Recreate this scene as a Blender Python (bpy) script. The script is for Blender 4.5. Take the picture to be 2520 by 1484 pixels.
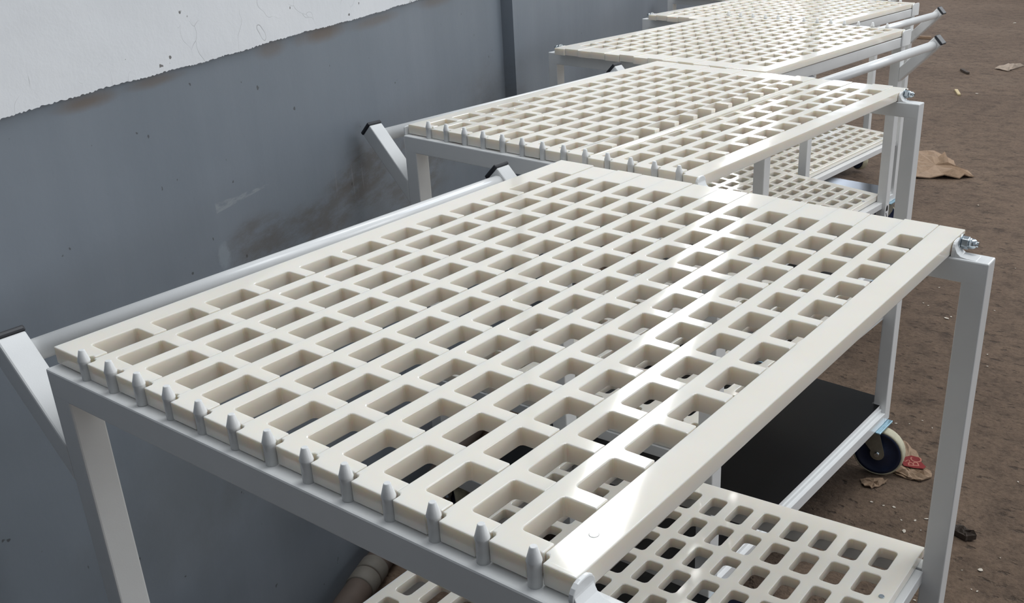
import bpy, bmesh, math, random
from mathutils import Vector, Matrix

random.seed(7)
for o in list(bpy.data.objects):
    bpy.data.objects.remove(o)
scene = bpy.context.scene
COL = scene.collection

# ---------------------------------------------------------------- units
S = 0.06                 # metres per grid pitch of the cart tops
B = 1.39176              # length pitch / width pitch
FZ = -19.7               # floor below the top of the carts (grid pitches)
TOP = -FZ * S            # height of the cart tops above the floor, metres


def W(x, y, z=FZ):
    return Vector((x * S, y * S, (z - FZ) * S))


def drop(y):             # the dirt floor falls away gently towards the far carts
    t = min(max((y - 38) / 53, 0), 1)
    return 1.7 * t * t * (3 - 2 * t)


# ---------------------------------------------------------------- camera
cam_d = bpy.data.cameras.new('camera')
cam = bpy.data.objects.new('camera', cam_d)
COL.objects.link(cam)
scene.camera = cam
Rm = ((0.8233418231552778, 0.5674195662419803, -0.0119698825853079),
      (0.21887122626407426, -0.3369062511731875, -0.9157453599304172),
      (-0.5236445631886227, 0.7513515913114125, -0.4015808233429534))
CAM = W(14.2567, -17.1503, 9.0903)
right, down, fwd = Vector(Rm[0]), Vector(Rm[1]), Vector(Rm[2])
m = Matrix.Identity(4)
for i in range(3):
    m[i][0], m[i][1], m[i][2], m[i][3] = right[i], -down[i], -fwd[i], CAM[i]
cam.matrix_world = m
cam_d.sensor_fit = 'HORIZONTAL'
cam_d.sensor_width = 36
cam_d.lens = 2453.28 / 2520 * 36
cam_d.shift_x = -(1512.19 - 1260) / 2520
cam_d.shift_y = (777.62 - 742) / 2520
cam_d.clip_start = 0.02
cam_d.clip_end = 300

# ---------------------------------------------------------------- light
world = bpy.data.worlds.new('world')
scene.world = world
world.use_nodes = True
bg = world.node_tree.nodes['Background']
bg.inputs[0].default_value = (0.82, 0.9, 1.0, 1)
bg.inputs[1].default_value = 0.45

WALL_N = Vector((0.9285, 0.3713, 0))
WALL_T = Vector((-0.3713, 0.9285, 0))


def wallpt(t, n, z):
    p = WALL_T * t + WALL_N * n
    return W(p.x, p.y, z)


def area(name, loc, aim, sx, sy, power, col, xax=None):
    d = bpy.data.lights.new(name, 'AREA')
    d.shape = 'RECTANGLE'
    d.size, d.size_y = sx, sy
    d.energy = power
    d.color = col
    o = bpy.data.objects.new(name, d)
    COL.objects.link(o)
    o.location = loc
    z = (loc - aim).normalized()
    x = (xax or WALL_T).copy()
    y = z.cross(x).normalized()
    x = y.cross(z)
    mm = Matrix.Identity(4)
    for i in range(3):
        mm[i][0], mm[i][1], mm[i][2], mm[i][3] = x[i], y[i], z[i], loc[i]
    o.matrix_world = mm
    return o


# band of daylight above the left wall, running with it
c = wallpt(235, -13.0, 47)
area('clerestory_light', c, c + WALL_N - Vector((0, 0, 0.6)), 22.5, 0.42, 600, (1.0, 0.99, 0.97))
# high window at the far end of the hall
c = CAM + Vector((-0.375, 0.927, 0)) * 20 + Vector((0, 0, 2.05))
area('far_window_light', c, c + Vector((0.375, -0.927, -0.15)), 0.8, 0.42, 160, (0.75, 0.85, 1.0), Vector((0.927, 0.375, 0)))
# added unseen fill lights over the carts, to the right, and farther down the hall
c = W(36, 66, 112)
area('overhead_fill', c, W(-8, 25, 0), 4.2, 5.0, 260, (0.94, 0.975, 1.0))
c = W(8, 22, 118)
area('overhead_fill', c, W(6, 22, 0), 2.6, 3.2, 255, (0.94, 0.975, 1.0))
c = W(125, 62, 20)
area('side_fill', c, W(0, 20, -6), 4.0, 2.6, 160, (0.96, 0.98, 1.0))  # low fill added to brighten right-facing sides; no doorway is built
c = W(70, 270, 95)
area('overhead_fill', c, W(20, 230, 0), 11, 5, 1000, (0.96, 0.98, 1.0))

vs = scene.view_settings
vs.view_transform = 'Standard'
vs.look = 'None'
vs.exposure = -0.49
vs.gamma = 1.0
vs.use_curve_mapping = False


# ---------------------------------------------------------------- materials
class N:
    def __init__(self, name):
        self.m = bpy.data.materials.new(name)
        self.m.use_nodes = True
        self.t = self.m.node_tree
        self.p = self.t.nodes['Principled BSDF']

    def node(self, typ, **kw):
        n = self.t.nodes.new(typ)
        for k, v in kw.items():
            if k.startswith('i_'):
                n.inputs[k[2:].replace('_', ' ')].default_value = v
            else:
                setattr(n, k, v)
        return n

    def link(self, a, b):
        self.t.links.new(a, b)

    def coord(self, kind='Object'):
        return self.node('ShaderNodeTexCoord').outputs[kind]

    def noise(self, vec, scale, detail=4, rough=0.6, dist=0.0):
        n = self.node('ShaderNodeTexNoise')
        n.inputs['Scale'].default_value = scale
        n.inputs['Detail'].default_value = detail
        n.inputs['Roughness'].default_value = rough
        n.inputs['Distortion'].default_value = dist
        self.link(vec, n.inputs['Vector'])
        return n.outputs['Fac']

    def ramp(self, fac, stops):
        r = self.node('ShaderNodeValToRGB')
        e = r.color_ramp.elements
        while len(e) < len(stops):
            e.new(0.5)
        for el, (p, c) in zip(e, stops):
            el.position = p
            el.color = (*c, 1) if len(c) == 3 else c
        self.link(fac, r.inputs[0])
        return r.outputs[0]

    def mix(self, fac, a, b, mode='MIX'):
        n = self.node('ShaderNodeMix', data_type='RGBA', blend_type=mode)
        for s, v in ((0, fac), (6, a), (7, b)):
            if isinstance(v, (int, float)):
                n.inputs[s].default_value = v
            elif isinstance(v, tuple):
                n.inputs[s].default_value = (*v, 1)
            else:
                self.link(v, n.inputs[s])
        return n.outputs[2]

    def math(self, op, a, b=0.0, clamp=False):
        n = self.node('ShaderNodeMath', operation=op, use_clamp=clamp)
        for s, v in ((0, a), (1, b)):
            if isinstance(v, (int, float)):
                n.inputs[s].default_value = v
            else:
                self.link(v, n.inputs[s])
        return n.outputs[0]

    def scalevec(self, vec, s, loc=(0, 0, 0), rot=(0, 0, 0)):
        n = self.node('ShaderNodeMapping')
        n.inputs['Scale'].default_value = s
        n.inputs['Location'].default_value = loc
        n.inputs['Rotation'].default_value = rot
        self.link(vec, n.inputs['Vector'])
        return n.outputs[0]

    def bump(self, h, strength, dist=0.002):
        n = self.node('ShaderNodeBump')
        n.inputs['Strength'].default_value = strength
        n.inputs['Distance'].default_value = dist
        self.link(h, n.inputs['Height'])
        self.link(n.outputs[0], self.p.inputs['Normal'])
        return n

    def set(self, col=None, rough=None, metal=None, **kw):
        for key, v in (('Base Color', col), ('Roughness', rough), ('Metallic', metal)):
            if v is None:
                continue
            if isinstance(v, tuple):
                self.p.inputs[key].default_value = (*v, 1)
            elif isinstance(v, (int, float)):
                self.p.inputs[key].default_value = v
            else:
                self.link(v, self.p.inputs[key])
        for k, v in kw.items():
            self.p.inputs[k.replace('_', ' ')].default_value = v
        return self.m


def mat_plastic():
    n = N('white_polypropylene')
    o = n.coord()
    spots = n.noise(o, 9, 3)
    col = n.ramp(spots, [(0.3, (0.855, 0.80, 0.71)), (0.7, (0.88, 0.83, 0.75))])
    speck = n.noise(o, 160, 2, 0.5)
    sp = n.ramp(speck, [(0.74, (0, 0, 0)), (0.80, (1, 1, 1))])
    area_ = n.ramp(n.noise(o, 14, 2), [(0.55, (0, 0, 0)), (0.72, (1, 1, 1))])
    col = n.mix(n.math('MULTIPLY', sp, n.math('MULTIPLY', area_, 0.55)), col, (0.36, 0.27, 0.18))
    sc1 = n.noise(n.scalevec(o, (6, 420, 60), rot=(0, 0, 0.5)), 1.0, 2)
    sc2 = n.noise(n.scalevec(o, (500, 9, 60), rot=(0, 0, -0.4)), 1.0, 2)
    h = n.math('ADD', n.ramp(sc1, [(0.66, (0, 0, 0)), (0.75, (1, 1, 1))]), n.ramp(sc2, [(0.68, (0, 0, 0)), (0.76, (1, 1, 1))]))
    h2 = n.math('ADD', n.math('MULTIPLY', h, 0.05), n.noise(n.scalevec(o, (18, 5, 18)), 1.0, 2))
    n.bump(h2, 0.05, 0.0015)
    return n.set(col=col, rough=n.math('ADD', 0.035, n.math('MULTIPLY', n.noise(o, 30, 2), 0.07)),
                 Subsurface_Weight=0.4, Subsurface_Radius=(0.022, 0.015, 0.009), Subsurface_Scale=1.0, IOR=1.49)


def mat_paint():
    n = N('white_powder_coat')
    o = n.coord()
    v = n.noise(o, 6, 4)
    col = n.ramp(v, [(0.3, (0.76, 0.765, 0.76)), (0.7, (0.82, 0.825, 0.82))])
    n.bump(n.noise(o, 500, 2), 0.06, 0.001)
    return n.set(col=col, rough=0.26)


def mat_simple(name, col, rough, metal=0.0, nscale=40, var=0.12, bump=0.0):
    n = N(name)
    o = n.coord()
    v = n.noise(o, nscale, 4)
    lo = tuple(c * (1 - var) for c in col)
    hi = tuple(min(1, c * (1 + var)) for c in col)
    if bump:
        n.bump(n.noise(o, nscale * 2, 4), bump, 0.003)
    return n.set(col=n.ramp(v, [(0.3, lo), (0.7, hi)]), rough=rough, metal=metal)


def mat_floor():
    n = N('packed_dirt')
    o = n.coord()
    big = n.noise(o, 0.9, 5, 0.6)
    mid = n.noise(o, 9, 7, 0.72, 0.0)
    fine = n.noise(o, 60, 5, 0.75)
    col = n.ramp(big, [(0.25, (0.106, 0.069, 0.046)), (0.55, (0.146, 0.098, 0.066)), (0.8, (0.172, 0.121, 0.085))])
    col = n.mix(0.75, col, n.ramp(mid, [(0.30, (0.30, 0.27, 0.25)), (0.47, (0.9, 0.9, 0.9)), (0.72, (1.3, 1.3, 1.3))]), 'MULTIPLY')
    col = n.mix(0.6, col, n.ramp(fine, [(0.3, (0.42, 0.38, 0.36)), (0.52, (1, 1, 1)), (0.78, (1.5, 1.48, 1.45))]), 'MULTIPLY')
    pits = n.ramp(n.noise(n.scalevec(o, (1, 1.8, 1)), 19, 4, 0.6, 0.0), [(0.60, (0, 0, 0)), (0.70, (1, 1, 1))])
    col = n.mix(n.math('MULTIPLY', pits, 0.7), col, (0.042, 0.028, 0.02))
    grit = n.ramp(n.noise(o, 190, 2, 0.5), [(0.74, (0, 0, 0)), (0.79, (1, 1, 1))])
    col = n.mix(n.math('MULTIPLY', grit, 0.5), col, (0.42, 0.36, 0.3))
    h = n.math('ADD', n.math('MULTIPLY', mid, 0.7), n.math('SUBTRACT', n.math('MULTIPLY', fine, 0.35), n.math('MULTIPLY', pits, 0.5)))
    n.bump(h, 0.8, 0.025)
    return n.set(col=col, rough=0.93)


def blob(n, sep, tx, tz, rx, rz, edge=0.6, dist=None, amt=0.5):
    """soft irregular patch centred at wall coordinates (tx along, tz up), metres"""
    a = n.math('DIVIDE', n.math('SUBTRACT', sep[0], tx), rx)
    b_ = n.math('DIVIDE', n.math('SUBTRACT', sep[2], tz), rz)
    d = n.math('SQRT', n.math('ADD', n.math('MULTIPLY', a, a), n.math('MULTIPLY', b_, b_)))
    if dist is not None:
        d = n.math('ADD', d, n.math('MULTIPLY', n.math('SUBTRACT', dist, 0.5), amt * 2))
    mr = n.node('ShaderNodeMapRange', clamp=True)
    mr.inputs[1].default_value = 1.0
    mr.inputs[2].default_value = 1.0 - edge
    mr.inputs[3].default_value = 0.0
    mr.inputs[4].default_value = 1.0
    n.link(d, mr.inputs[0])
    return mr.outputs[0]


def mat_wall_grey():
    # object coordinates: x along the wall, z up (metres above floor)
    n = N('blue_grey_wall_paint')
    o = n.coord()
    s = n.node('ShaderNodeSeparateXYZ')
    n.link(o, s.inputs[0])
    sep = [s.outputs[0], s.outputs[1], s.outputs[2]]
    col = n.ramp(n.noise(o, 1.3, 5), [(0.3, (0.172, 0.200, 0.234)), (0.7, (0.205, 0.232, 0.268))])
    streak = n.noise(n.scalevec(o, (9, 9, 0.5)), 1.0, 4, 0.6)
    col = n.mix(0.6, col, n.ramp(streak, [(0.3, (0.9, 0.9, 0.9)), (0.7, (1.05, 1.04, 1.03))]), 'MULTIPLY')
    wob = n.noise(o, 5, 5, 0.65)
    wob2 = n.noise(n.scalevec(o, (2.5, 2.5, 11), rot=(0, 0.6, 0)), 2.2, 6, 0.68, 0.6)

    brk = n.ramp(n.noise(n.scalevec(o, (9, 9, 26), rot=(0, 0.75, 0)), 1.0, 6, 0.7), [(0.36, (0.1, 0.1, 0.1)), (0.58, (1, 1, 1))])

    def U(t, z):
        return (t * S, (z - FZ) * S)
    # bare rubbed plaster where the handles have scraped
    for t, z, rx, rz, k in ((8.7, -2.5, 2.2, 1.0, 0.65), (11.5, -3.2, 3.4, 1.2, 0.6), (14.6, -3.3, 3.0, 1.3, 0.68), (17.4, -2.5, 2.8, 1.6, 0.75), (22.5, -3.8, 6, 2.6, 0.65), (5.5, -3.8, 3, 0.8, 0.4), (12, -5.0, 6.0, 1.2, 0.5), (34, -2.5, 5, 2.5, 0.3)):
        x, y = U(t, z)
        f = blob(n, sep, x, y, rx * S, rz * S, 0.55, wob2, 0.55)
        f = n.math('MULTIPLY', f, brk)
        col = n.mix(n.math('MULTIPLY', f, k), col, (0.112, 0.103, 0.096))
    # brown damp line under the plaster edge
    for t, z, rx, rz, k in ((2.0, 3.72, 1.5, 0.28, 0.8), (5.0, 3.75, 1.7, 0.22, 0.6), (15.2, 3.72, 2.4, 0.42, 0.8), (11.5, 3.7, 1.2, 0.35, 0.5), (20, 3.6, 3, 0.3, 0.5), (27, 3.7, 3, 0.4, 0.5)):
        x, y = U(t, z)
        f = blob(n, sep, x, y, rx * S, rz * S, 0.7, wob, 0.5)
        col = n.mix(n.math('MULTIPLY', f, k), col, (0.150, 0.115, 0.090))
    # broad soft darker patches on the lower part
    for t, z, rx, rz, k in ((3, -9, 7, 3.5, 0.35), (10, -12, 8, 4, 0.35)):
        x, y = U(t, z)
        f = blob(n, sep, x, y, rx * S, rz * S, 0.8, wob, 0.6)
        col = n.mix(n.math('MULTIPLY', f, k), col, (0.105, 0.105, 0.098))
    # scratches in pale paint
    sc = n.ramp(n.noise(n.scalevec(o, (60, 60, 4), rot=(0, 0.45, 0)), 1.0, 3), [(0.62, (0, 0, 0)), (0.72, (1, 1, 1))])
    x, y = U(16.8, -2.6)
    f = blob(n, sep, x, y, 3.4 * S, 1.6 * S, 0.6, wob, 0.5)
    col = n.mix(n.math('MULTIPLY', n.math('MULTIPLY', f, sc), 0.6), col, (0.30, 0.30, 0.31))
    # chalk stroke
    a = n.math('SUBTRACT', sep[0], 8.4 * S)
    lin = n.math('SUBTRACT', sep[2], n.math('ADD', (-0.82 - FZ) * S, n.math('MULTIPLY', a, -0.03)))
    inb = n.math('MULTIPLY', n.math('LESS_THAN', n.math('ABSOLUTE', a), 1.65 * S), n.math('LESS_THAN', n.math('ABSOLUTE', lin), n.math('ADD', 0.0015, n.math('MULTIPLY', n.math('SUBTRACT', 1.65 * S, a), 0.045))))
    gr = n.ramp(n.noise(n.scalevec(o, (30, 30, 120)), 1.0, 3), [(0.42, (0, 0, 0)), (0.6, (1, 1, 1))])
    col = n.mix(n.math('MULTIPLY', n.math('MULTIPLY', inb, gr), 0.26), col, (0.45, 0.48, 0.48))
    # pale repair dab
    x, y = U(6.75, -2.35)
    f = blob(n, sep, x, y, 0.42 * S, 0.5 * S, 0.4, n.noise(o, 26, 4), 1.0)
    col = n.mix(n.math('MULTIPLY', f, 0.65), col, (0.27, 0.31, 0.35))
    dots = n.ramp(n.noise(o, 55, 1, 0.4), [(0.79, (0, 0, 0)), (0.81, (1, 1, 1))])
    col = n.mix(n.math('MULTIPLY', dots, 0.7), col, (0.03, 0.028, 0.028))
    n.bump(n.math('ADD', n.noise(o, 8, 4), n.math('MULTIPLY', n.noise(o, 90, 3), 0.15)), 0.12, 0.01)
    return n.set(col=col, rough=0.5)


def mat_wall_white():
    n = N('white_lime_plaster')
    o = n.coord()
    col = n.ramp(n.noise(o, 3, 5), [(0.3, (0.70, 0.715, 0.74)), (0.7, (0.75, 0.76, 0.78))])
    vor = n.node('ShaderNodeTexVoronoi', feature='DISTANCE_TO_EDGE')
    vor.inputs['Scale'].default_value = 8.0
    warp = n.node('ShaderNodeMixRGB', blend_type='ADD')
    warp.inputs[0].default_value = 0.35
    nz = n.node('ShaderNodeTexNoise')
    nz.inputs['Scale'].default_value = 7
    n.link(o, nz.inputs['Vector'])
    n.link(o, warp.inputs[1])
    n.link(nz.outputs['Color'], warp.inputs[2])
    n.link(warp.outputs[0], vor.inputs['Vector'])
    line = n.ramp(vor.outputs['Distance'], [(0.0, (1, 1, 1)), (0.010, (0, 0, 0))])
    patch = n.ramp(n.noise(o, 7, 3), [(0.54, (0, 0, 0)), (0.62, (1, 1, 1))])
    cr = n.math('MULTIPLY', line, patch)
    col = n.mix(n.math('MULTIPLY', cr, 0.5), col, (0.20, 0.205, 0.21))
    dots = n.ramp(n.noise(o, 48, 1.5, 0.4), [(0.765, (0, 0, 0)), (0.785, (1, 1, 1))])
    col = n.mix(n.math('MULTIPLY', dots, 0.85), col, (0.10, 0.09, 0.08))
    scr = n.ramp(n.noise(n.scalevec(o, (60, 60, 9), rot=(0, 0.5, 0)), 1.0, 2), [(0.735, (0, 0, 0)), (0.755, (1, 1, 1))])
    col = n.mix(n.math('MULTIPLY', scr, 0.5), col, (0.28, 0.28, 0.29))
    h = n.math('SUBTRACT', n.noise(o, 10, 5), n.math('MULTIPLY', n.math('ADD', cr, dots), 0.6))
    n.bump(h, 0.25, 0.012)
    return n.set(col=col, rough=0.85)


def mat_card(name, col):
    n = N(name)
    o = n.coord()
    v = n.noise(o, 22, 5, 0.7)
    c = n.ramp(v, [(0.25, tuple(x * 0.6 for x in col)), (0.5, col), (0.8, tuple(min(1, x * 1.15) for x in col))])
    n.bump(n.noise(o, 60, 4), 0.3, 0.004)
    return n.set(col=c, rough=0.9)


M = {}
M['plastic'] = mat_plastic()
M['paint'] = mat_paint()
M['floor'] = mat_floor()
M['wall_grey'] = mat_wall_grey()
M['wall_white'] = mat_wall_white()
M['cap'] = mat_simple('black_plastic_cap', (0.018, 0.019, 0.024), 0.45)
M['black_panel'] = mat_simple('black_laminate', (0.005, 0.0054, 0.0065), 0.3, nscale=4, var=0.1)
M['black_panel'].node_tree.nodes['Principled BSDF'].inputs['Specular IOR Level'].default_value = 0.16
M['zinc'] = mat_simple('zinc_plated_steel', (0.55, 0.60, 0.63), 0.25, 1.0, nscale=80)
M['zinc_blue'] = mat_simple('blue_passivated_zinc', (0.32, 0.50, 0.60), 0.3, 0.7, nscale=60)
M['fork'] = mat_simple('galvanised_fork_steel', (0.36, 0.36, 0.31), 0.45, 0.8, nscale=60)
M['wheel_blue'] = mat_simple('navy_blue_wheel', (0.010, 0.020, 0.058), 0.45)
M['tread'] = mat_simple('cream_rubber_tread', (0.52, 0.49, 0.36), 0.7, bump=0.3)
M['pipe'] = mat_simple('rusty_brown_pipe', (0.085, 0.062, 0.050), 0.7, nscale=9, var=0.25)
M['coupling'] = mat_simple('dull_grey_coupling', (0.14, 0.127, 0.108), 0.65, nscale=12)
M['card'] = mat_card('torn_cardboard', (0.30, 0.205, 0.135))
M['card_pale'] = mat_card('pale_cardboard', (0.36, 0.29, 0.23))
M['red'] = mat_card('red_print', (0.20, 0.018, 0.018))
M['pink'] = mat_card('pale_print', (0.40, 0.15, 0.11))
M['chip'] = mat_simple('white_chip', (0.56, 0.50, 0.42), 0.7)
M['wood'] = mat_simple('pale_wood', (0.52, 0.42, 0.24), 0.7)
M['dark'] = mat_simple('dark_scrap', (0.05, 0.036, 0.027), 0.8, bump=0.4)
M['white_sticker'] = mat_simple('white_sticker', (0.75, 0.75, 0.75), 0.5)
M['black_ink'] = mat_simple('black_ink', (0.012, 0.013, 0.014), 0.5)
M['blocker_dark'] = mat_simple('dark_blocker_finish', (0.045, 0.048, 0.052), 0.6, nscale=3)  # dark finish so the added blocking slab bounces little light


# ---------------------------------------------------------------- mesh helpers
def link(name, me, parent=None, mat=None):
    o = bpy.data.objects.new(name, me)
    COL.objects.link(o)
    if mat is not None and not me.materials:
        me.materials.append(mat)
    if parent is not None:
        o.parent = parent
    return o


def tag(o, label=None, cat=None, group=None, kind=None):
    for k, v in (('label', label), ('category', cat), ('group', group), ('kind', kind)):
        if v:
            o[k] = v
    return o


def empty(name, loc, rz=0.0):
    o = bpy.data.objects.new(name, None)
    o.empty_display_size = 0.1
    COL.objects.link(o)
    o.location = loc
    o.rotation_euler = (0, 0, rz)
    return o


def L(u, v, z):
    """cart-local grid coordinates -> metres above the floor"""
    return Vector((u * S, v * B * S, TOP + z * S))


def mesh_from(name, bm, smooth=False):
    bmesh.ops.recalc_face_normals(bm, faces=bm.faces)
    me = bpy.data.meshes.new(name)
    bm.to_mesh(me)
    bm.free()
    if smooth:
        for p in me.polygons:
            p.use_smooth = True
    return me


def prism_mesh(name, pts, ext, f, bevel=0.0, seg=2):
    """extrude the 2-D outline pts between ext[0] and ext[1]; f(a, b, e) -> Vector"""
    bm = bmesh.new()
    lo = [bm.verts.new(f(a, b, ext[0])) for a, b in pts]
    hi = [bm.verts.new(f(a, b, ext[1])) for a, b in pts]
    n = len(pts)
    bm.faces.new(lo[::-1])
    bm.faces.new(hi)
    for i in range(n):
        j = (i + 1) % n
        bm.faces.new((lo[i], lo[j], hi[j], hi[i]))
    bmesh.ops.recalc_face_normals(bm, faces=bm.faces)
    if bevel:
        es = [e for e in bm.edges if len(e.link_faces) == 2 and e.calc_face_angle(0) > 0.6]
        bmesh.ops.bevel(bm, geom=es, offset=bevel, segments=seg, affect='EDGES', profile=0.5, clamp_overlap=True)
    return mesh_from(name, bm)


def box_mesh(name, u0, u1, v0, v1, z0, z1, bevel=0.0025, zfun=None):
    def f(a, b, e):
        z = e + (zfun(a) if zfun else 0)
        return L(a, b, z)
    return prism_mesh(name, [(u0, v0), (u1, v0), (u1, v1), (u0, v1)], (z0, z1), f, bevel)


def tube_mesh(name, p0, p1, r, seg=20, profile=None, ring=False):
    """cylinder or lathe from p0 to p1; profile = [(t, radius)]"""
    ax = p1 - p0
    ln = ax.length
    ax.normalize()
    a = ax.orthogonal().normalized()
    b = ax.cross(a)
    prof = profile or [(0, r), (1, r)]
    bm = bmesh.new()
    rings = []
    for t, rr in prof:
        rings.append([bm.verts.new(p0 + ax * (ln * t) + (a * math.cos(2 * math.pi * k / seg) + b * math.sin(2 * math.pi * k / seg)) * rr) for k in range(seg)])
    for r0, r1 in zip(rings, rings[1:]):
        for k in range(seg):
            bm.faces.new((r0[k], r0[(k + 1) % seg], r1[(k + 1) % seg], r1[k]))
    if ring:
        for k in range(seg):
            bm.faces.new((rings[-1][k], rings[-1][(k + 1) % seg], rings[0][(k + 1) % seg], rings[0][k]))
    else:
        bm.faces.new(rings[0][::-1])
        bm.faces.new(rings[-1])
    bmesh.ops.recalc_face_normals(bm, faces=bm.faces)
    me = mesh_from(name, bm)
    for p in me.polygons:
        p.use_smooth = len(p.vertices) == 4
    return me


def arc(cx, cy, r, a0, a1, n):
    return [(cx + r * math.cos(math.radians(a0 + (a1 - a0) * i / n)), cy + r * math.sin(math.radians(a0 + (a1 - a0) * i / n))) for i in range(n + 1)]


# ---------------------------------------------------------------- setting
# floor
def build_floor():
    bm = bmesh.new()
    xs = [-110 + i * 8 for i in range(46)]
    ys = [-90 + i * 6 for i in range(60)] + [290 + i * 40 for i in range(12)]
    rnd = random.Random(3)
    grid = [[bm.verts.new(W(x, y, FZ - drop(y) - 0.01 + rnd.uniform(-.04, 0))) for y in ys] for x in xs]
    for i in range(len(xs) - 1):
        for j in range(len(ys) - 1):
            bm.faces.new((grid[i][j], grid[i + 1][j], grid[i + 1][j + 1], grid[i][j + 1]))
    me = mesh_from('floor', bm, True)
    return tag(link('floor', me, None, M['floor']), kind='structure')


floor = build_floor()


def wall_slab(name, t0, t1, n0, n1, z0, z1, mat, jag=None):
    """slab in wall coordinates; its object axes: x along the wall, y normal, z up"""
    bm = bmesh.new()
    ts = [t0 + (t1 - t0) * i / 1600 for i in range(1601)] if jag else [t0, t1]
    rows = []
    rnd = random.Random(11)
    for t in ts:
        zz = z0 + (jag * (math.sin(t * 0.6) * 0.5 + math.sin(t * 2.3 + 1) * 0.3 + rnd.uniform(-.5, .5)) if jag else 0)
        rows.append([bm.verts.new((t * S, n * S, (z - FZ) * S)) for n, z in ((n0, zz), (n1, zz), (n1, z1), (n0, z1))])
    for a, b in zip(rows, rows[1:]):
        for k in range(4):
            bm.faces.new((a[k], a[(k + 1) % 4], b[(k + 1) % 4], b[k]))
    bm.faces.new(rows[0][::-1])
    bm.faces.new(rows[-1])
    me = mesh_from(name, bm)
    o = link(name, me, None, mat)
    mm = Matrix.Identity(4)
    for i in range(3):
        mm[i][0], mm[i][1], mm[i][2] = WALL_T[i], WALL_N[i], (0, 0, 1)[i]
    o.matrix_world = mm
    return tag(o, kind='structure')


WN = -13.15
wall_slab('wall_left', -70, 36.55, WN - 4, WN, -23, 30, M['wall_grey'])
wall_slab('wall_left', 36.55, 420, WN - 4, WN + 0.72, -23, 30, M['wall_grey'])
wall_slab('trim_1', -70, 36.5, WN - 0.2, WN + 0.12, 3.95, 30, M['wall_white'], jag=0.045)
wall_slab('trim_2', 36.55, 420, WN, WN + 0.84, 3.95, 30, M['wall_white'], jag=0.045)


# unseen dark slab added behind the camera to keep light off near faces
def build_blocker():
    bm = bmesh.new()
    bmesh.ops.create_cube(bm, size=1)
    for v in bm.verts:
        v.co = Vector((v.co.x * 1.9 + 0.45, v.co.y * 0.25 - 1.6, (v.co.z + 0.5) * 3.4 - 0.2))
    me = mesh_from('light_blocker', bm)
    return tag(link('light_blocker', me, None, M['blocker_dark']), kind='structure')


build_blocker()

# drain pipe lying along the foot of the wall
pr = empty('drain_pipe', wallpt(8, -12.0, FZ))
tag(pr, 'dull brown pipe with grey coupling lying along foot of the wall', 'pipe')


def pipe_part(name, t0, t1, r, mat, prof=None):
    p0 = wallpt(t0, -12.0, FZ + 0.66) - pr.location
    p1 = wallpt(t1, -12.0, FZ + 0.66) - pr.location
    return link(name, tube_mesh(name, p0, p1, r * S, 28, prof), pr, mat)


pipe_part('pipe_run', -15, 30, 0.60, M['pipe'])
pipe_part('coupling', 10.3, 11.1, 0.66, M['coupling'], [(0, .60 * S), (.05, .66 * S), (.95, .66 * S), (1, .60 * S)])
pipe_part('coupling', 11.15, 11.9, 0.66, M['coupling'], [(0, .60 * S), (.05, .66 * S), (.95, .66 * S), (1, .60 * S)])

# ---------------------------------------------------------------- cart meshes
TH = 0.39                # slat thickness
NV = 12                  # holes along a slat
V0, V1 = 0.64, 13.72


def slat_outline(u0, u1, notch_l=True, notch_r=True, holes=True, u0f=None):
    """comb outline, clockwise from the near left corner; open side at u1"""
    hl = u0 + 0.335 if holes else None
    if u0f is not None:
        hl = 0.335
    r = 0.085
    pts = []
    if notch_l:
        pts += [(u0 + 0.12, V0), (u0 + 0.12, 0.76), (u0 + 0.08, 0.80), (u0, 0.80)]
    else:
        pts += [(u0, V0)]
    pts += [(u0 if u0f is None else u0f, V1), (u1, V1)]
    if holes:
        for j in range(NV, 0, -1):
            a, b = j, j + 0.765
            pts.append((u1, b))
            pts += [(x, y) for x, y in [(hl + r - r * math.sin(math.radians(t)), b - (r - r * math.cos(math.radians(t))) / B) for t in (0, 30, 60, 90)]]
            pts += [(x, y) for x, y in [(hl + r - r * math.cos(math.radians(t)), a + (r - r * math.sin(math.radians(t))) / B) for t in (0, 30, 60, 90)]]
            pts.append((u1, a))
    if notch_r:
        pts += [(u1, 0.80), (u1 - 0.10, 0.80), (u1 - 0.14, 0.76), (u1 - 0.14, V0)]
    else:
        pts += [(u1, V0)]
    return pts


def slat_mesh(name, pts, bow=0.0):
    def f(a, b, e):
        w = max(0.0, 1 - ((b - 7.2) / 6.4) ** 2)
        return L(a, b, e + bow * w)
    return prism_mesh(name, pts, (-TH, 0.0), f, bevel=0.0013, seg=2)


G = 0.006
ME = {}
ME['slat_first'] = slat_mesh('slat', slat_outline(-0.24, 1 - G, False, True, True, u0f=-0.42))
ME['slat'] = slat_mesh('slat', slat_outline(G, 1 - G))
ME['slat_up'] = slat_mesh('slat', slat_outline(G, 1 - G), 0.13)
ME['slat_down'] = slat_mesh('slat', slat_outline(G, 1 - G), -0.12)
ME['slat_last'] = slat_mesh('slat', slat_outline(13 + G, 13.74, True, False, False))
for k in ('slat_first', 'slat', 'slat_up', 'slat_down', 'slat_last'):
    ME[k].materials.append(M['plastic'])

ME['plug'] = tube_mesh('plug', Vector((0, 0, -.001)), Vector((0, 0, .0012)), .004, 20, [(0, .0052), (.7, .0052), (1, .0042)])
# pins
p0, p1 = L(0, 0.655, -0.40), L(0, 0.655, 0.30)
ME['pin'] = tube_mesh('pin', p0, p1, 0.1, 18, [(0, .115 * S), (.60, .115 * S), (.63, .125 * S), (.66, .125 * S), (.98, .062 * S), (1.0, .052 * S)])
ME['pin'].materials.append(M['paint'])

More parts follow.
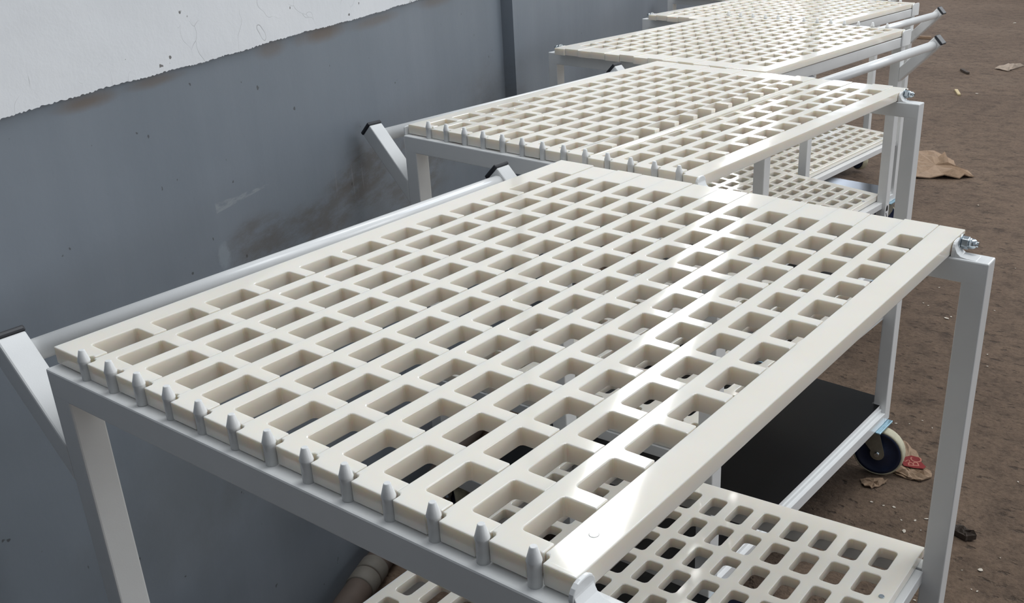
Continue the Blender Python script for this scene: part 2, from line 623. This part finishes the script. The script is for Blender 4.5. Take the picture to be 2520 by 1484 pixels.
# frame
ME['end_beam_near'] = box_mesh('end_beam', -.15, 14.67, .4725, .9575, -1.06, -.394)
ME['end_beam_far'] = box_mesh('end_beam', -.15, 14.67, 12.8175, 13.3015, -1.06, -.394)
ME['side_beam'] = box_mesh('side_beam', -.28, .387, .955, 12.82, -1.06, -.42)
for nm, u in (('l', -.28), ('r', 14.13)):
    for vn, v in (('n', .475), ('f', 12.82)):
        ME['leg_' + nm + vn] = box_mesh('leg', u, u + .667, v, v + .479, -16.85, -.395)


def strut_mesh(v):
    pts = [(-2.34, -.25), (-2.815, -.725), (-.28, -3.26), (-.28, -2.31)]
    return prism_mesh('strut', pts, (v, v + .479), lambda a, b, e: L(a, e, b), 0.003)


def cap_mesh(v):
    g = 0.02
    q = 0.11
    pts = [(-2.34 + g, -.25 + g), (-2.815 - g, -.725 - g), (-2.815 - g - q, -.725 - g + q), (-2.34 + g - q, -.25 + g + q)]
    return prism_mesh('end_cap', pts, (v - g, v + .479 + g), lambda a, b, e: L(a, e, b), 0.003)


ME['strut_n'], ME['strut_f'] = strut_mesh(.475), strut_mesh(12.82)
ME['cap_n'], ME['cap_f'] = cap_mesh(.475), cap_mesh(12.82)
ME['tube'] = tube_mesh('handle_tube', L(-2.30, .93, -.78), L(-2.30, 12.85, -.78), .27 * S, 28)
ME['tube_weld'] = None


# corner brackets: rounded plates standing on the end beams
def bracket_mesh(u, v0, v1, z0, z1, th=.09, r=.22):
    pts = [(v0, z0)]
    pts += [(v0 + (r - r * math.cos(math.radians(t))) / B, z1 - r + r * math.sin(math.radians(t))) for t in (0, 22, 45, 68, 90)]
    pts += [(v1 - (r - r * math.cos(math.radians(t))) / B, z1 - r + r * math.sin(math.radians(t))) for t in (90, 68, 45, 22, 0)]
    pts += [(v1, z0)]
    return prism_mesh('corner_bracket', pts, (u, u + th), lambda a, b, e: L(e, a, b), 0.0015)


ME['brk_rn'] = bracket_mesh(13.76, .50, .90, -.42, .06)
ME['brk_rf'] = bracket_mesh(13.76, 12.84, 13.36, -.42, .02)
ME['brk_ln'] = bracket_mesh(-.39, .12, 1.06, -1.0, -.02, .1, .16)
ME['brk_ls'] = bracket_mesh(-.36, .56, .90, -.42, -.06, .07, .08)


# saddle weld between the bracket and the top of the leg
def saddle_mesh(v0, v1):
    prof = [(13.83, -.05), (13.86, -.15), (13.92, -.27), (14.02, -.345), (14.2, -.375), (14.45, -.388), (14.45, -.42), (13.83, -.42)]
    return prism_mesh('weld_saddle', prof, (v0, v1), lambda a, b, e: L(a, e, b), 0.001)


ME['sad_n'] = saddle_mesh(.52, .86)
ME['sad_f'] = saddle_mesh(12.86, 13.20)


# through rod with washer and dome nut
def hexnut(u0, u1, r):
    pts = [(r * math.cos(math.radians(a + 15)), r * math.sin(math.radians(a + 15))) for a in range(0, 360, 60)]
    return prism_mesh('nut', pts, (u0, u1), lambda a, b, e: L(e, 13.22 + a / B, -.10 + b), 0.0012)


ME['rod'] = tube_mesh('threaded_rod', L(13.6, 13.22, -.10), L(14.33, 13.22, -.10), .075 * S, 16)
ME['washer'] = tube_mesh('washer', L(13.852, 13.22, -.10), L(13.89, 13.22, -.10), .23 * S, 22)
ME['nut'] = hexnut(13.89, 14.08, .185)
ME['nut_collar'] = tube_mesh('nut_collar', L(14.08, 13.22, -.10), L(14.28, 13.22, -.10), .1 * S, 18, [(0, .15 * S), (.6, .14 * S), (1, .10 * S)])


# shelf with rounded holes
def shelf_z(u):
    return -10.25 + 0.061 * (u - 14)


def shelf_mesh():
    bm = bmesh.new()
    us, hw = [1.38 - 0.62 + i for i in range(13)], 0.62
    vs_, hv = [1.05 + j for j in range(12)], 0.765
    r = 0.13

    def hole(u0, v0):
        out = []
        for cx, cy, a0 in ((u0 + hw - r, v0 + hv - r / B, 0), (u0 + r, v0 + hv - r / B, 90), (u0 + r, v0 + r / B, 180), (u0 + hw - r, v0 + r / B, 270)):
            for t in (0, 30, 60, 90):
                a = math.radians(a0 + t)
                out.append((cx + r * math.cos(a), cy + r * math.sin(a) / B))
        return out
    uc = [0.42] + [(us[i] + hw + us[i + 1]) / 2 for i in range(12)] + [13.97]
    vc = [0.62] + [(vs_[j] + hv + vs_[j + 1]) / 2 for j in range(11)] + [13.30]
    T = 0.38
    cache = {}

    def vert(a, b, lo):
        k = (round(a, 4), round(b, 4), lo)
        if k not in cache:
            cache[k] = bm.verts.new(L(a, b, shelf_z(a) - (T if lo else 0)))
        return cache[k]
    for i in range(13):
        for j in range(12):
            h = hole(us[i], vs_[j])
            c = [(uc[i + 1], vc[j + 1]), (uc[i], vc[j + 1]), (uc[i], vc[j]), (uc[i + 1], vc[j])]
            for lo in (False, True):
                for k in range(4):
                    g4 = h[k * 4:k * 4 + 4]
                    nx = h[(k * 4 + 4) % 16]
                    for s in range(3):
                        q = [vert(*c[k], lo), vert(*g4[s], lo), vert(*g4[s + 1], lo)]
                        bm.faces.new(q)
                    bm.faces.new([vert(*c[k], lo), vert(*g4[3], lo), vert(*nx, lo), vert(*c[(k + 1) % 4], lo)])
            for k in range(16):
                a, b = h[k], h[(k + 1) % 16]
                bm.faces.new((vert(*a, False), vert(*b, False), vert(*b, True), vert(*a, True)))
    # rim
    rim = [(u, vc[0]) for u in uc] + [(uc[-1], v) for v in vc[1:]] + [(u, vc[-1]) for u in uc[-2::-1]] + [(uc[0], v) for v in vc[-2:0:-1]]
    for a, b in zip(rim, rim[1:] + rim[:1]):
        bm.faces.new((vert(*a, False), vert(*b, False), vert(*b, True), vert(*a, True)))
    bmesh.ops.recalc_face_normals(bm, faces=bm.faces)
    es = [e for e in bm.edges if len(e.link_faces) == 2 and e.calc_face_angle(0) > 1.2]
    bmesh.ops.bevel(bm, geom=es, offset=0.0012, segments=1, affect='EDGES', clamp_overlap=True)
    return mesh_from('shelf_plate', bm)


ME['shelf'] = shelf_mesh()
ME['shelf'].materials.append(M['plastic'])
ME['rail_r'] = box_mesh('shelf_rail', 13.86, 14.20, .955, 12.82, -11.12, -10.66, 0.0015)
ME['rail_l'] = box_mesh('shelf_rail', -.05, .62, .955, 12.82, -11.93, -11.50, 0.0015)
ME['rail_n'] = prism_mesh('shelf_rail', [(.387, 0), (14.13, 0), (14.13, -.45), (.387, -.45)], (.55, .90), lambda a, b, e: L(a, e, shelf_z(a) - .385 + b), 0.0015)
ME['rail_f'] = prism_mesh('shelf_rail', [(.387, 0), (14.13, 0), (14.13, -.45), (.387, -.45)], (12.87, 13.22), lambda a, b, e: L(a, e, shelf_z(a) - .385 + b), 0.0015)

# screws in the shelf plate
ME['screw'] = tube_mesh('screw', Vector((0, 0, -0.002)), Vector((0, 0, 0.0008)), .1, 14, [(0, .0035), (.6, .0055), (1, .0048)])


# lower black deck with cut-outs for the legs
def deck_mesh():
    a0, a1, b0, b1 = .02, 14.50, .56, 13.42
    pts = [(.42, b0), (14.08, b0), (14.08, .99), (a1, .99), (a1, 12.78), (14.08, 12.78), (14.08, b1), (.42, b1), (.42, 12.78), (a0, 12.78), (a0, .99), (.42, .99)]
    me = prism_mesh('black_deck', pts, (-16.08, -15.88), lambda a, b, e: L(a, b, e), 0)
    me.materials.append(M['black_panel'])
    me.materials.append(M['paint'])
    for p in me.polygons:
        p.material_index = 0 if abs(p.normal.z) > .5 else 1
    return me


ME['deck'] = deck_mesh()


def angle_rail(u_out, u_in, v0, v1):
    s = 1 if u_out > u_in else -1
    pts = [(u_out, -16.28), (u_out, -16.85), (u_out - s * .1, -16.85), (u_out - s * .1, -16.38), (u_in, -16.14), (u_in, -16.09), (u_out - s * .2, -16.09), (u_out - s * .2, -16.28)]
    return prism_mesh('deck_rail', pts, (v0, v1), lambda a, b, e: L(a, e, b), 0.001)


ME['drail_r'] = angle_rail(14.80, 14.2, .955, 12.82)
ME['drail_l'] = angle_rail(-.28, .32, .955, 12.82)
ME['drail_n'] = box_mesh('deck_rail', .387, 14.13, .5, .9, -16.85, -16.10, 0.0015)
ME['drail_f'] = box_mesh('deck_rail', .387, 14.13, 12.87, 13.26, -16.85, -16.10, 0.0015)


# casters, built at the origin: swivel axis at x=y=0, top plate at z=0, wheel along +x
CH = (16.86 + FZ) * S      # negative: height of the caster
WR = 1.33 * S
HZ = CH + WR               # hub height below the plate
OFF = 0.42 * S


def caster_fork():
    bm = bmesh.new()
    for sy in (-1, 1):
        y0, y1 = sy * .0225, sy * .0255
        pts = [(-.026, -.018), (.026, -.018), (OFF + .021, HZ + .008)] + arc(OFF, HZ, .022, 20, -200, 10) + [(-.020, HZ + .035)]
        lo = [bm.verts.new((x, y0, z)) for x, z in pts]
        hi = [bm.verts.new((x, y1, z)) for x, z in pts]
        n = len(pts)
        bm.faces.new(lo)
        bm.faces.new(hi[::-1])
        for i in range(n):
            j = (i + 1) % n
            bm.faces.new((lo[i], lo[j], hi[j], hi[i]))
    ring = [[bm.verts.new((.030 * math.cos(a * math.pi / 9), .030 * math.sin(a * math.pi / 9), z)) for a in range(18)] for z in (-.006, -.022)]
    for k in range(18):
        bm.faces.new((ring[0][k], ring[0][(k + 1) % 18], ring[1][(k + 1) % 18], ring[1][k]))
    bm.faces.new(ring[0])
    bm.faces.new(ring[1][::-1])
    return mesh_from('caster', bm)


ME['fork'] = caster_fork()
ME['fork'].materials.append(M['fork'])
ax0, ax1 = Vector((OFF, -.0205, HZ)), Vector((OFF, .0205, HZ))
ME['wheel'] = tube_mesh('wheel', ax0, ax1, 1, 40, [(0, .020), (.04, .024), (.10, .028), (.12, .060), (.04, .064), (.03, .0725), (.97, .0725), (.96, .064), (.88, .060), (.90, .028), (.96, .024), (1, .020)])
ME['wheel'].materials.append(M['wheel_blue'])
ME['tread'] = tube_mesh('tread', ax0, ax1, 1, 40, [(.04, .0715), (.02, .0755), (.10, .0785), (.25, WR), (.75, WR), (.90, .0785), (.98, .0755), (.96, .0715)], ring=True)
ME['tread'].materials.append(M['tread'])
ME['plate'] = prism_mesh('mounting_plate', [(-.05, -.043), (.05, -.043), (.05, .043), (-.05, .043)], (-.006, 0), lambda a, b, e: Vector((a, b, e)), 0.002)
ME['plate'].materials.append(M['zinc_blue'])
ME['axle'] = tube_mesh('axle_bolt', Vector((OFF, -.034, HZ)), Vector((OFF, .034, HZ)), .0075, 6)
ME['axle'].materials.append(M['zinc'])

CAST = ((14.35, 12.62), (14.35, 1.12), (.12, 12.62), (.12, 1.12))


def build_cart(name, pose, dz, label, swivel, seed):
    x, y, th = pose
    rnd = random.Random(seed)
    root = empty(name, W(x, y, FZ + dz), th)
    tag(root, label, 'cart', 'white steel carts with slatted plastic tops')
    P = M['paint']
    for k in range(1, 15):
        if k == 1:
            me, du = ME['slat_first'], 0
        elif k == 14:
            me, du = ME['slat_last'], 0
        else:
            me, du = ME['slat'], (k - 1)
            if seed == 2 and k in (9,):
                me = ME['slat_up']
            if seed == 2 and k in (10,):
                me = ME['slat_down']
        o = link('slat', me, root)
        stp = 0.035 if seed == 1 else 0.045
        o.location = (du * S + rnd.uniform(-.0003, .0003), rnd.uniform(-.003, .003), (stp * S if k % 2 == 1 else 0) * rnd.uniform(.3, 1) + (0.0001 * k))
        o.rotation_euler = (0, 0, 0)
    if seed == 1:
        pg = link('plug', ME['plug'], root, M['plastic'])
        pg.location = L(13.34, 1.38, .012)
    for k in range(1, 14):
        o = link('pin', ME['pin'], root)
        o.location = ((k - .005) * S, 0, rnd.uniform(-.001, .001))
        o.rotation_euler = (0, 0, rnd.uniform(0, 6))
        # keep the pin on its seat while turned about its own axis
        c = Vector((0, .655 * B * S, 0))
        rot = Matrix.Rotation(o.rotation_euler.z, 3, 'Z')
        o.location += c - rot @ c
    for nm, key, mt in (('end_beam', 'end_beam_near', P), ('end_beam', 'end_beam_far', P), ('side_beam', 'side_beam', P),
                        ('leg', 'leg_ln', P), ('leg', 'leg_lf', P), ('leg', 'leg_rn', P), ('leg', 'leg_rf', P),
                        ('strut', 'strut_n', P), ('strut', 'strut_f', P), ('handle_tube', 'tube', P),
                        ('corner_bracket', 'brk_rn', P), ('corner_bracket', 'brk_rf', P), ('corner_bracket', 'brk_ln' if seed > 2 else ('brk_ls' if seed == 2 else None), P),
                        ('weld_saddle', 'sad_n', P), ('weld_saddle', 'sad_f', P),
                        ('shelf_plate', 'shelf', None), ('shelf_rail', 'rail_r', P), ('shelf_rail', 'rail_l', P), ('shelf_rail', 'rail_n', P), ('shelf_rail', 'rail_f', P),
                        ('black_deck', 'deck', None), ('deck_rail', 'drail_r', P), ('deck_rail', 'drail_l', P), ('deck_rail', 'drail_n', P), ('deck_rail', 'drail_f', P)):
        if key is None:
            continue
        o = link(nm, ME[key], root, mt)
        if nm == 'strut':
            cp = link('end_cap', ME['cap_' + key[-1]], o, M['cap'])
        if nm == 'black_deck':
            o['label'] = 'glossy black lower deck panel'
        if key == 'brk_rf':
            rd = link('threaded_rod', ME['rod'], o, M['zinc'])
            for n2, k2 in (('washer', 'washer'), ('nut', 'nut'), ('nut', 'nut_collar')):
                link(n2, ME[k2], o, M['zinc'])
    for u, v in ((13.70, 11.15), (13.70, 2.2), (.6, 11.15), (.6, 2.2)):
        s = link('screw', ME['screw'], root, M['zinc'])
        s.location = L(u, v, shelf_z(u) + 0.012)
    for (u, v), sw in zip(CAST, swivel):
        f = link('caster', ME['fork'], root)
        f.location = L(u, v, -16.86)
        f.rotation_euler = (0, 0, math.radians(sw))
        f['label'] = 'swivel caster with navy blue wheel'
        w = link('wheel', ME['wheel'], f)
        link('tread', ME['tread'], f)
        pl = link('mounting_plate', ME['plate'], f)
        pl.rotation_euler = (0, 0, -math.radians(sw) + math.pi / 2)
        link('axle_bolt', ME['axle'], f)
    return root


carts = []
carts.append(build_cart('tray_cart', (-6.5, -9.0464, 0), 0.0, 'nearest white cart filling the foreground, thirteen pins along its near edge', (10, 80, 120, 40), 1))
carts.append(build_cart('tray_cart', (-15.5011, 10.3379, -0.037545), 0.0, 'second white cart from the front, its handle end touching the grey wall', (9, 60, 20, 150), 2))
carts.append(build_cart('tray_cart', (-8.0947, 48.6203, 3.088466), 0.0, 'third cart from the front, window glare on its top and handle towards the open floor', (30, 140, 200, 75), 3))
carts.append(build_cart('tray_cart', (-14.3413, 68.5599, 3.08416), -0.62, 'fourth cart from the front, farthest whose whole near edge shows', (100, 40, 10, 60), 4))
carts.append(build_cart('tray_cart', (-24.9, 89.4, 3.0840), -1.40, 'last cart at the top edge of the picture, only a leg and beam showing', (50, 160, 20, -30), 5))


# sticker on the far handle-side leg of the third cart
def sticker():
    z0, z1 = -13.4, -11.55
    u = -.283
    st = link('sticker', prism_mesh('sticker', [(.62, z0), (.88, z0), (.88, z1), (.62, z1)], (u - .006, u), lambda a, b, e: L(e, a, b), 0), carts[2], M['white_sticker'])
    st['label'] = 'small black and white sticker'
    def mark(pts):
        link('sticker_mark', prism_mesh('sticker_mark', pts, (u - .012, u - .006), lambda a, b, e: L(e, a, b), 0), st, M['black_ink'])
    mark([(.64, -13.35), (.86, -13.35), (.86, -13.0), (.64, -13.0)])
    mark([(.64, -12.88), (.86, -12.88), (.86, -12.66), (.64, -12.66)])
    mark([(.65, -12.55), (.72, -12.55), (.84, -12.22), (.78, -12.22)])
    mark([(.64, -12.1)] + [(.75 + .11 * math.cos(math.radians(a)), -11.95 + .26 * math.sin(math.radians(a))) for a in range(180, -1, -30)] + [(.86, -12.1)])


sticker()


# ---------------------------------------------------------------- litter on the floor
def patch_mesh(name, pts, cx, cy, thick, seed, crumple=0.3, sub=2):
    """thin crumpled sheet with the outline pts (grid coordinates), local to (cx, cy)"""
    rnd = random.Random(seed)
    bm = bmesh.new()
    outline = []
    n = len(pts)
    for i in range(n):
        a, b = pts[i], pts[(i + 1) % n]
        for s in range(3):
            t = s / 3
            outline.append((a[0] + (b[0] - a[0]) * t + rnd.uniform(-.05, .05), a[1] + (b[1] - a[1]) * t + rnd.uniform(-.05, .05)))
    mx = sum(p[0] for p in outline) / len(outline)
    my = sum(p[1] for p in outline) / len(outline)
    rings = []
    for k, f in enumerate((1.0, .72, .42)):
        rings.append([((p[0] - mx) * f + mx, (p[1] - my) * f + my) for p in outline])
    hz = [[abs(rnd.gauss(0, 1)) * crumple * (.6 if k == 0 else 1) for _ in outline] for k in range(3)]

    def vv(p, h, lo):
        return bm.verts.new(((p[0] - cx) * S, (p[1] - cy) * S, (h - (thick if lo else 0)) * S + thick * S))
    m_ = len(outline)
    tops = [[vv(p, h, False) for p, h in zip(r, hh)] for r, hh in zip(rings, hz)]
    bots = [[vv(p, h, True) for p, h in zip(r, hh)] for r, hh in zip(rings, hz)]
    ct, cb = vv((mx, my), crumple * .5, False), vv((mx, my), crumple * .5, True)
    for T, c in ((tops, ct), (bots, cb)):
        for k in range(2):
            for i in range(m_):
                j = (i + 1) % m_
                bm.faces.new((T[k][i], T[k][j], T[k + 1][j], T[k + 1][i]))
        for i in range(m_):
            bm.faces.new((T[2][i], T[2][(i + 1) % m_], c))
    for i in range(m_):
        j = (i + 1) % m_
        bm.faces.new((tops[0][i], tops[0][j], bots[0][j], bots[0][i]))
    return mesh_from(name, bm)


def litter(name, pts, label, cat, mat, thick=.05, crumple=.12, seed=1, group=None):
    cx = sum(p[0] for p in pts) / len(pts)
    cy = sum(p[1] for p in pts) / len(pts)
    o = link(name, patch_mesh(name, pts, cx, cy, thick, seed, crumple), None, mat)
    o.location = W(cx, cy, FZ - drop(cy))
    return tag(o, label, cat, group)


card = litter('cardboard_scrap', [(-.75, 30.4), (-.7, 31.1), (.1, 31.2), (1.0, 30.4), (1.35, 29.9), (1.45, 29.2), (2.3, 28.9), (2.5, 28.4), (2.1, 27.7), (1.4, 27.6), (.6, 27.8), (.1, 28.4)],
              'torn brown cardboard with red print lying beside the blue caster wheel', 'cardboard', M['card'], .05, .045, 5)
cc = card.location
strip = link('crumpled_edge', patch_mesh('crumpled_edge', [(.2, 28.5), (1.0, 28.45), (1.9, 28.5), (2.45, 28.35), (2.2, 27.75), (1.5, 27.6), (.7, 27.8)], cc.x / S, cc.y / S, .05, 15, .13), card, M['card'])
strip.location = (0, 0, .003)


def on_card(name, pts, z, mat):
    me = prism_mesh(name, [((p[0] - cc.x / S) * S, (p[1] - cc.y / S) * S) for p in pts], (z, z + .0012), lambda a, b, e: Vector((a, b, e)), 0)
    return link(name, me, card, mat)


red = on_card('red_print', [(.75, 29.3), (.98, 29.62), (1.42, 29.66), (1.62, 29.3), (2.0, 28.95), (1.95, 28.7), (1.5, 28.5), (1.0, 28.42), (.78, 28.7)], .0125, M['red'])
red['label'] = 'red printed patch with pale outline letters'


def letter(txt, x, y, size, rot):
    cu = bpy.data.curves.new('letter', 'FONT')
    cu.body = txt
    cu.size = size
    cu.extrude = 0.0004
    cu.align_x = 'CENTER'
    cu.align_y = 'CENTER'
    t = bpy.data.objects.new('letter', cu)
    COL.objects.link(t)
    dg = bpy.context.evaluated_depsgraph_get()
    me = bpy.data.meshes.new_from_object(t.evaluated_get(dg))
    bpy.data.objects.remove(t)
    o = link('printed_letter', me, card, M['pink'])
    me.materials.clear()
    me.materials.append(M['pink'])
    o.location = (x * S - cc.x, y * S - cc.y, .0142)
    o.rotation_euler = (0, 0, rot)
    return o


letter('B', 1.40, 28.83, .050, math.radians(118))
letter('C', 1.38, 29.33, .050, math.radians(118))
letter('S', .98, 28.95, .030, math.radians(118))

litter('cardboard_scrap', [(-.48, 26.1), (-.1, 26.5), (.5, 26.8), (.75, 26.7), (.6, 26.1), (.3, 25.7), (-.2, 25.7)],
       'small curled brown cardboard flap under the blue caster', 'cardboard', M['card'], .05, .12, 8)
litter('cardboard_scrap', [(-24.5, 97), (-23.5, 100), (-20.9, 100.5), (-17.6, 97.5), (-16.5, 94.5), (-15, 94), (-13.9, 92.6), (-15, 91), (-19.2, 88.6), (-22.5, 90)],
       'large torn brown cardboard sheet on the dirt beyond the second cart leg', 'cardboard', M['card'], .12, .30, 12)
litter('cardboard_scrap', [(-30.6, 161.5), (-29.6, 166), (-27.2, 167), (-27.9, 162), (-28.1, 160.2)],
       'pale square of cardboard lying alone far out on the dirt floor', 'cardboard', M['card_pale'], .1, .25, 3)


def bar(name, x0, y0, x1, y1, w, h, label, cat, mat):
    a, b = Vector((x0, y0)), Vector((x1, y1))
    d = (b - a).normalized()
    nn = Vector((-d.y, d.x)) * (w / 2)
    c = (a + b) / 2
    pts = [a + nn - c, a + nn * .7 - c - d * w * .2, a - nn - c, b - nn * .8 - c, b + d * w * .25 - c, b + nn - c]
    me = prism_mesh(name, [(p.x, p.y) for p in pts], (0, h), lambda p, q, e: Vector((p * S, q * S, e * S)), 0.002)
    o = link(name, me, None, mat)
    o.location = W(c.x, c.y, FZ - drop(c.y))
    return tag(o, label, cat)


bar('wood_stick', -30.4, 139.6, -28.9, 136.2, .5, .25, 'short pale yellow wood stick on the far dirt floor', 'stick', M['wood'])
bar('wood_plank', -54.2, 189.3, -51.2, 190.0, .9, .5, 'thin brown board lying just past the third cart handle end', 'board', M['card'])
bar('rubber_scrap', -34.9, 157.2, -33.0, 154.4, .55, .35, 'small bent black scrap on the far dirt floor', 'scrap', M['dark'])
litter('bark_clump', [(4.75, 24.6), (5.2, 24.75), (5.8, 24.5), (5.95, 24.2), (5.6, 23.95), (5.0, 24.1)],
       'dark lump of bark on dirt just right of the near cart leg', 'debris', M['dark'], .25, .10, 21)

chips = [(2.93, 23.15, 14), (3.07, 24.27, 8), (2.5, 23.94, 6), (3.47, 24.7, 9), (3.56, 23.65, 5), (6.8, 22.19, 14), (7.3, 23.59, 4), (6.32, 30.5, 6), (0.71, 24.61, 8),
         (1.33, 24.64, 7), (1.8, 24.79, 9), (-1.27, 32.79, 6), (-1.04, 32.88, 7), (-0.38, 33.26, 5), (-26.99, 138.81, 8), (-58.34, 205.79, 8),
         (-42.87, 222.09, 8), (-5.91, 55.73, 5), (-3.44, 49.67, 12), (-3.27, 50.15, 6), (-5.33, 51.39, 5), (-5.79, 51.67, 6), (0.11, 34.03, 5), (0.85, 33.52, 5),
         (6.11, 21.73, 4), (6.85, 20.63, 5), (7.11, 20.64, 6), (5.04, 18.55, 8), (1.21, 43.2, 5), (0.7, 45.03, 5), (-10.45, 82.28, 4), (-2.32, 64.2, 4), (-1.06, 53.23, 5)]


def chip_place(x, y):
    if y > 100:
        return 'far out on the dirt floor'
    if y > 42:
        return 'on the dirt in the middle distance'
    if y > 31:
        return 'on the dirt just past the blue caster'
    if x > 4.5:
        return 'on the dirt right of the nearest cart leg'
    if x > 2:
        return 'on the dirt between the caster and the nearest leg'
    return 'on the dirt in front of the blue caster'


RANK = ('largest', 'second largest', 'third largest', 'fourth largest', 'fifth largest', 'sixth largest', 'seventh largest', 'eighth largest', 'ninth largest', 'tenth largest')
by_place = {}
for i, (x, y, px) in enumerate(chips):
    by_place.setdefault(chip_place(x, y), []).append((-px, i))
chip_label = {}
for pl_, lst in by_place.items():
    for rk, (_, i) in enumerate(sorted(lst)):
        chip_label[i] = RANK[min(rk, 9)] + ' pale chip ' + pl_
for i, (x, y, px) in enumerate(chips):
    rnd = random.Random(100 + i)
    d = (W(x, y) - CAM).length / S
    r = px * d / 2453 * .5
    n = rnd.choice((5, 6, 7))
    a0 = rnd.uniform(0, 6)
    pts = [(r * rnd.uniform(.6, 1.15) * math.cos(a0 + 2 * math.pi * k / n) * 1.2, r * rnd.uniform(.6, 1.15) * math.sin(a0 + 2 * math.pi * k / n) * .8) for k in range(n)]
    rz = rnd.uniform(0, 3)
    tl = rnd.uniform(-.25, .25)
    me = prism_mesh('floor_chip', pts, (0, r * .25), lambda a, b, e: Vector((a * S, b * S, e * S)), 0.0006, 1)
    o = link('floor_chip', me, None, M['chip'])
    o.location = W(x, y, FZ - drop(y))
    o.rotation_euler = (tl * .3, tl * .3, rz)
    tag(o, chip_label[i], 'chip', 'pale chips on the dirt floor')
